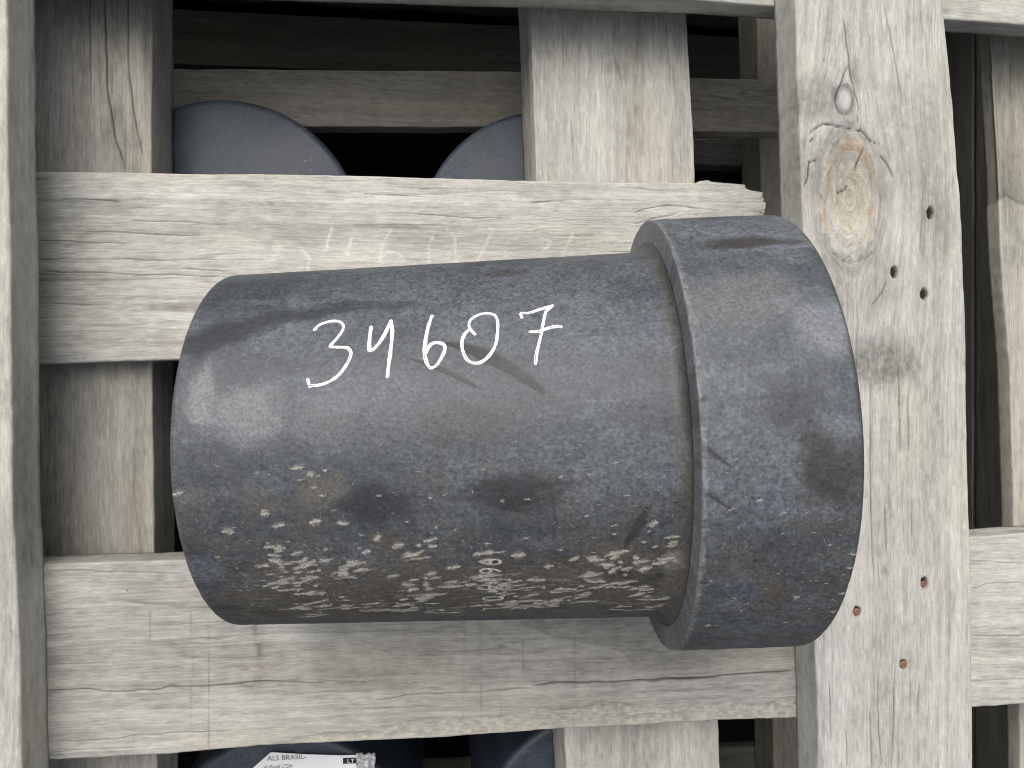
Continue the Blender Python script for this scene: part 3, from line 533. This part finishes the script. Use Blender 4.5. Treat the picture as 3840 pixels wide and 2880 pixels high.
# handwriting: one raised ribbon of paint per stroke, five digits
def catmull(P, n=10):
    P = np.array(P, float)
    if len(P) == 2: return P[0] + (P[1] - P[0]) * np.linspace(0, 1, n)[:, None]
    Q = np.vstack([2 * P[0] - P[1], P, 2 * P[-1] - P[-2]]); o = []
    for i in range(1, len(Q) - 2):
        a, b, c_, d = Q[i - 1], Q[i], Q[i + 1], Q[i + 2]
        for t in np.linspace(0, 1, n, endpoint=False): o.append(.5 * (2 * b + (c_ - a) * t + (2 * a - 5 * b + 4 * c_ - d) * t * t + (3 * b - a - 3 * c_ + d) * t ** 3))
    o.append(P[-1]); return np.array(o)
prof_v = np.array([-1, -.93, -.75, -.5, -.3, -.15, 0, .1, .2, .3, .4, .55, .75, .93, 1.]); prof_h = np.array([-.25, .12, .22, .25, .24, .22, .21, .21, .21, .22, .23, .25, .22, .12, -.25])
def stroke(pts, hw, seed):
    C = catmull(pts, 9); d = np.gradient(C, axis=0); d /= np.linalg.norm(d, axis=1)[:, None] + 1e-9; nrm = np.stack([-d[:, 1], d[:, 0]], 1)
    L = np.concatenate([[0], np.cumsum(np.linalg.norm(np.diff(C, axis=0), axis=1))])
    w = hw * (1 + .16 * noise(L / 3, L * 0, seed) + .09 * noise(L / .8, L * 0, seed + 1))
    k = 6; cap0 = [C[0] - d[0] * hw * math.sin(a) for a in np.linspace(math.pi / 2, 0, k, endpoint=False)]; w0 = [w[0] * max(.06, math.cos(a)) for a in np.linspace(math.pi / 2, 0, k, endpoint=False)]
    cap1 = [C[-1] + d[-1] * hw * math.sin(a) for a in np.linspace(0, math.pi / 2, k + 1)[1:]]; w1 = [w[-1] * max(.06, math.cos(a)) for a in np.linspace(0, math.pi / 2, k + 1)[1:]]
    C = np.vstack([cap0, C, cap1]); nrm = np.vstack([np.repeat(nrm[:1], k, 0), nrm, np.repeat(nrm[-1:], k, 0)]); w = np.concatenate([w0, w, w1]); L = np.concatenate([np.full(k, L[0] - .5), L, np.full(k, L[-1] + .5)])
    Q = C[:, None] + nrm[:, None] * (w[:, None] * prof_v[None])[..., None]                  # (n, m, 2) in mm on the unrolled surface
    H = np.repeat(prof_h[None], len(C), 0) * np.clip(w / hw, .2, 1)[:, None]
    # the marker tip dragged the paint aside: a thin grey furrow off the middle, here and there
    vv = np.repeat(prof_v[None], len(C), 0); LL = np.repeat(L[:, None], len(prof_v), 1)
    fur = np.exp(-((vv - .22 - .15 * noise(LL / 6, LL * 0, seed + 8)) / .24) ** 2) * np.clip((.55, .0, .05, .35, .5)[int(seed // 10) % 5] + .9 * noise(LL / 8, LL * 0, seed + 3) + .4 * noise(LL / 1.2, LL * 0, seed + 4), 0, 1)
    c = mix(np.full(fur.shape + (3,), .76), np.array([.09, .10, .12]), fur * .9); brk = sm(.72, .95, np.abs(vv)) * sm(.0, .5, noise(LL / .9, vv * 1.5, seed + 6)); c = mix(c, np.array([.16, .17, .18]), brk * .8); H = H - .16 * fur
    return Q, H, c
for gi, g in enumerate(D['digits']):
    Vs, Qs, Cs, nv = [], [], [], 0
    for si, p in enumerate(g):
        pts = [(s, math.radians(t) * spig_r(s)) for s, t in p]
        Q, H, c = stroke(pts, (.74, .84, .80, .74, .72)[gi], gi * 10 + si + 1.); s = Q[..., 0]; r = spig_r(s)
        P = on_pipe(s, Q[..., 1] / r, r + H + .10 + .04 * si).reshape(-1, 3)
        Vs.append(P); Qs.append(grid_quads(Q.shape[0], Q.shape[1]) + nv); Cs.append(c.reshape(-1, 3)); nv += len(P)
    P = np.concatenate(Vs); cen = P.mean(0); me = mesh_np('digit', P - cen, np.concatenate(Qs)); set_attr(me, 'Col', np.concatenate(Cs), 'FLOAT_COLOR')
    link('digit', me, PAINT, spigot, tuple(cen))['label'] = 'white handwritten figure ' + '34607'[gi]

# text helper: outline of a string as a flat mesh (built-in font)
def text_mesh(s, size=1.0):
    cu = bpy.data.curves.new('text', 'FONT'); cu.body = s; cu.size = size; cu.resolution_u = 3
    ob = bpy.data.objects.new('text', cu); col.objects.link(ob); bpy.context.view_layer.update()
    me = bpy.data.meshes.new_from_object(ob.evaluated_get(bpy.context.evaluated_depsgraph_get())); bpy.data.objects.remove(ob); bpy.data.curves.remove(cu)
    return me
# factory print running round the girth, letters stretched a little by the roller
import bmesh
chars = '96.401'; ths = [30.4, 33.6, 36.9, 40.8, 46.2, 52.6]
for ch, t0 in zip(chars, ths):
    me = text_mesh(ch, 1.0); bm = bmesh.new(); bm.from_mesh(me); bmesh.ops.subdivide_edges(bm, edges=[e for e in bm.edges if e.calc_length() > .1], cuts=2); bm.to_mesh(me); bm.free()
    xs = np.array([v.co[:] for v in me.vertices]); x = xs[:, 0] - .3; yv = xs[:, 1]
    s = 22.4 + yv / .72 * 10.2; r = spig_r(s); y = math.radians(t0) * r + x * 8.6
    P = on_pipe(s, y / r, r + .22); cen = P.mean(0)
    for v, p in zip(me.vertices, P - cen): v.co = p
    me.update(); link('printed_character', me, PRINT, spigot, tuple(cen))
# lint and splinters caught on the rough lower flank
Vs, Qs = [], []
def put(s, y0, a, L, w, z0, z1, rfun):
    dx, dy = math.cos(a) * L, math.sin(a) * L; nx, ny = -math.sin(a) * w, math.cos(a) * w
    for (px, py, pz) in ((s - dx - nx, y0 - dy - ny, z0), (s + dx - nx, y0 + dy - ny, z1), (s + dx + nx, y0 + dy + ny, z1 + .04), (s - dx + nx, y0 - dy + ny, z0 + .04)): Vs.append((px, py, pz + rfun(px)))
    b = len(Vs) - 4; Qs.append((b, b + 1, b + 2, b + 3))
def fibres(ts, tt, ls, ly, n, rfun):
    if n == 1: put(ts, math.radians(tt) * rfun(ts), rng.uniform(-1.5, 1.5), rng.uniform(.3, 1.1), .05, .15, .3, rfun); return
    y0 = math.radians(tt) * rfun(ts); s = ts - ls; y = y0 + .15 * ls; sl = -.15 + rng.normal() * .12
    while s < ts + ls:                                    # a wandering wisp: fibres lie along it, fringe hangs off it
        y += sl * .28 + rng.normal() * .10; thick = ly * (1 - ((s - ts) / ls) ** 2 * .8) * (.35 + .65 * rng.random())
        for k in range(1 + int(5 * thick)):
            fr = rng.random() < .4; put(s + rng.normal() * .25, y + rng.normal() * thick * .5, (rng.normal() * .5 - .15) if not fr else rng.uniform(.6, 2.4), rng.uniform(.2, .75), rng.uniform(.03, .06), rng.uniform(.08, .35), rng.uniform(.08, .55), rfun)
        s += .28
def rf_collar(s): return 107.1
def flush(parent):
    A = np.array(Vs); P = on_pipe(A[:, 0], A[:, 1] / np.array([f(x) for f, x in zip([spig_r if parent is spigot else rf_collar] * len(A), A[:, 0])]), A[:, 2]); cen = P.mean(0)
    me = mesh_np('lint', P - cen, np.array(Qs), smooth=False); o = link('lint', me, FIBRE, parent, tuple(cen)); tag(o, 'pale wood lint and splinters stuck to the plastic', kind='stuff'); Vs.clear(); Qs.clear()
for (ts, tt, ls, ly) in TUFTS: fibres(ts, tt, ls, ly, int(8 + 12 * ls * (.5 + ly)), spig_r)
for k in range(160): fibres(rng.uniform(-95, 103), 60 * rng.random() ** .7 - 8, .3, .3, 1, spig_r)
flush(spigot)
for (ts, tt) in D['tuftf']: fibres(min(ts, 167), tt, 1.0, .8, 14, rf_collar)
for k in range(70): fibres(rng.uniform(112, 167), 62 * rng.random() ** .6 - 8, .3, .3, 1 if rng.random() < .8 else 5, rf_collar)
flush(collar)

# ------------------------------------------------------------------ capped pipes standing inside the crate
def standing_pipe(x, y, label, seed, ztop=-524.5, lean=0.):
    n = 300; th = np.linspace(0, 2 * np.pi, n, endpoint=False)
    prof = [(94, -590.), (94, -300.), (94, -60.), (94, -6.)]
    for q in np.linspace(0, np.pi / 2, 6)[1:]: prof.append((89 + 5 * np.cos(q), -6 + 5 * np.sin(q)))
    for r in np.linspace(88, 4, 90): prof.append((r, -1 + 1.6 * (1 - (r / 89) ** 2)))
    prof = np.array(prof); X = prof[:, 0][:, None] * np.cos(th); Y = prof[:, 0][:, None] * np.sin(th); Z = np.repeat(prof[:, 1][:, None], n, 1) + Y * lean
    me = mesh_np('standing_pipe', np.stack([X, Y, Z + 590], -1).reshape(-1, 3) * mm, grid_quads(len(prof), n, True), [list(range((len(prof) - 1) * n, len(prof) * n))])
    xx, yy = X.ravel() + seed * 31, Y.ravel(); du = sm(-.2, .5, fbm(xx / 40, yy / 30, seed)); c = mix(np.broadcast_to(np.array([.022, .031, .046]), (len(xx), 3)).copy(), np.array([.075, .09, .112]), du * .4)
    st = sm(.0, .6, noise(xx / 7, yy / 60, seed + 2)) * np.exp(-((X.ravel() + 27) / 6) ** 2) * (seed == 1.); c = mix(c, np.array([.20, .205, .21]), st * .8)  # pale streak on the first cap: a reflection painted into the colour
    set_attr(me, 'Col', c, 'FLOAT_COLOR'); sc_ = sm(.55, .9, noise(xx / 12 + yy / 20, yy / 1.2 - xx / 3, seed + 5)) * sm(.1, .5, fbm(xx / 15, yy / 15, seed + 7)); c2 = mix(c, np.array([.16, .17, .18]), sc_ * .5); me.attributes['Col'].data.foreach_set('color', np.concatenate([c2, np.ones((len(c2), 1))], 1).astype(np.float32).reshape(-1))
    set_attr(me, 'rough', .5 + .12 * du, 'FLOAT')
    return tag(link('standing_pipe', me, POLY, None, (x * mm, y * mm, ZC + (ztop - 590) * mm)), label, 'pipe', 'capped pipes standing inside the crate')
cp = E['caps']
standing_pipe(*cp[0], 'dark capped pipe end in the crate, above the upper cross board beside the left bearer', 1.)
standing_pipe(*cp[1], 'dark capped pipe end in the crate, half hidden by the middle bearer above the pipe', 2.)
lp = standing_pipe(*cp[2], 'dark capped pipe at the bottom of the picture with a white printed label on it', 3.)
standing_pipe(*cp[3], 'dark capped pipe at the bottom of the picture, beside the middle bearer, without label', 4.)
# black film added to absorb light inside the crate, open at the top
def added_liner():
    x0, x1, y0, y1, zb, zt = XL + 6, XR - 6, YB + 6, YT - 6, -1176., -880.
    prof = []; n = 40
    per = [(x0, y0), (x1, y0), (x1, y1), (x0, y1)]; ring = []
    for k in range(4):
        a, b = np.array(per[k]), np.array(per[(k + 1) % 4])
        for t in np.linspace(0, 1, n, endpoint=False): ring.append(a + (b - a) * t)
    ring = np.array(ring); cen = ring.mean(0); P = []
    for z in np.linspace(zt, zb + 4, 20): w = noise(ring[:, 0] / 60 + ring[:, 1] / 60, np.full(len(ring), z / 60), 4.); P.append(np.concatenate([cen + (ring - cen) * (1 - .008 * (1 + w))[:, None], np.full((len(ring), 1), z)], 1))
    for f in np.linspace(.95, .02, 12): w = noise(ring[:, 0] / 50 * f, ring[:, 1] / 50 * f, 6.); P.append(np.concatenate([cen + (ring - cen) * .984 * f, (zb + 3 + 2 * w)[:, None]], 1))
    P = np.concatenate(P); c3 = P.mean(0); me = mesh_np('added_dark_liner', (P - c3) * mm, grid_quads(32, len(ring), True))
    return link('added_dark_liner', me, plain('added_black_film', (.014, .014, .016), .5, .3, .3, 60), None, tuple(c3 * mm + np.array([0, 0, ZC])))
tag(added_liner(), 'added black film that keeps the inside of the crate dark', 'added_liner')
# white label on the lower pipe
lb = [(-135.5, -273.), (-117.9, -258.1), (-92.5, -260.9), (-68.2, -262.8), (-49., -263.2), (-48., -312.), (-136., -312.)]
def flat(name, pts, z, t, mat, parent):
    n = len(pts); P = np.array([(x, y, z) for x, y in pts] + [(x, y, z - t) for x, y in pts]); cen = P.mean(0)
    q = [(i, i + n, (i + 1) % n + n, (i + 1) % n) for i in range(n)]
    me = mesh_np(name, (P - cen) * mm, np.array(q), [list(range(n))[::-1], list(range(n, 2 * n))], smooth=False); return link(name, me, mat, parent, (cen[0] * mm, cen[1] * mm, ZC + cen[2] * mm))
ZL = -521.4
label = flat('label', lb, ZL, .3, WHITE, lp); label['label'] = 'torn white printed label'
def ink_text(s, x, y, w, h, parent, mat=INK, z=.15):
    me = text_mesh(s); c = np.array([v.co[:] for v in me.vertices]); mn, mx_ = c.min(0), c.max(0); sc = w / (mx_[0] - mn[0]); sy = h / (mx_[1] - mn[1])
    P = np.stack([x + (c[:, 0] - mn[0]) * sc, y + (c[:, 1] - mn[1]) * sy, np.full(len(c), ZL + z)], 1); cen = P.mean(0)
    for v, p in zip(me.vertices, (P - cen) * mm): v.co = p
    me.update(); return link('printed_line', me, mat, parent, (cen[0] * mm, cen[1] * mm, ZC + cen[2] * mm))
ink_text('ALS BRASIL-', -120.4, -263.9, 26.6, 3.4, label); ink_text('do Brasil LTDA', -122.4, -269.4, 19.6, 2.5, label)
flat('printed_box', [(-68.2, -264.6), (-53., -264.8), (-53., -268.9), (-68.2, -268.7)], ZL + .12, .1, INK, label); ink_text('LT N', -65, -268, 9.8, 2.5, label, WHITE, .3)
n = 13; gx, gy = np.meshgrid(np.linspace(-58.5, -45.5, n), np.linspace(-273, -261.8, n)); gz = ZL + 1.4 + 1.6 * noise(gx / 1.7, gy / 1.7, 3.) + 1.0 * noise(gx / .9, gy / .9, 5.)
P = np.stack([gx + .9 * noise(gx / 2, gy / 2, 1.), gy + .9 * noise(gx / 2, gy / 2, 2.), gz], -1).reshape(-1, 3); cen = P.mean(0)
link('tape_scrap', mesh_np('tape_scrap', (P - cen) * mm, grid_quads(n, n), smooth=False), TAPE, label, (cen[0] * mm, cen[1] * mm, ZC + cen[2] * mm))
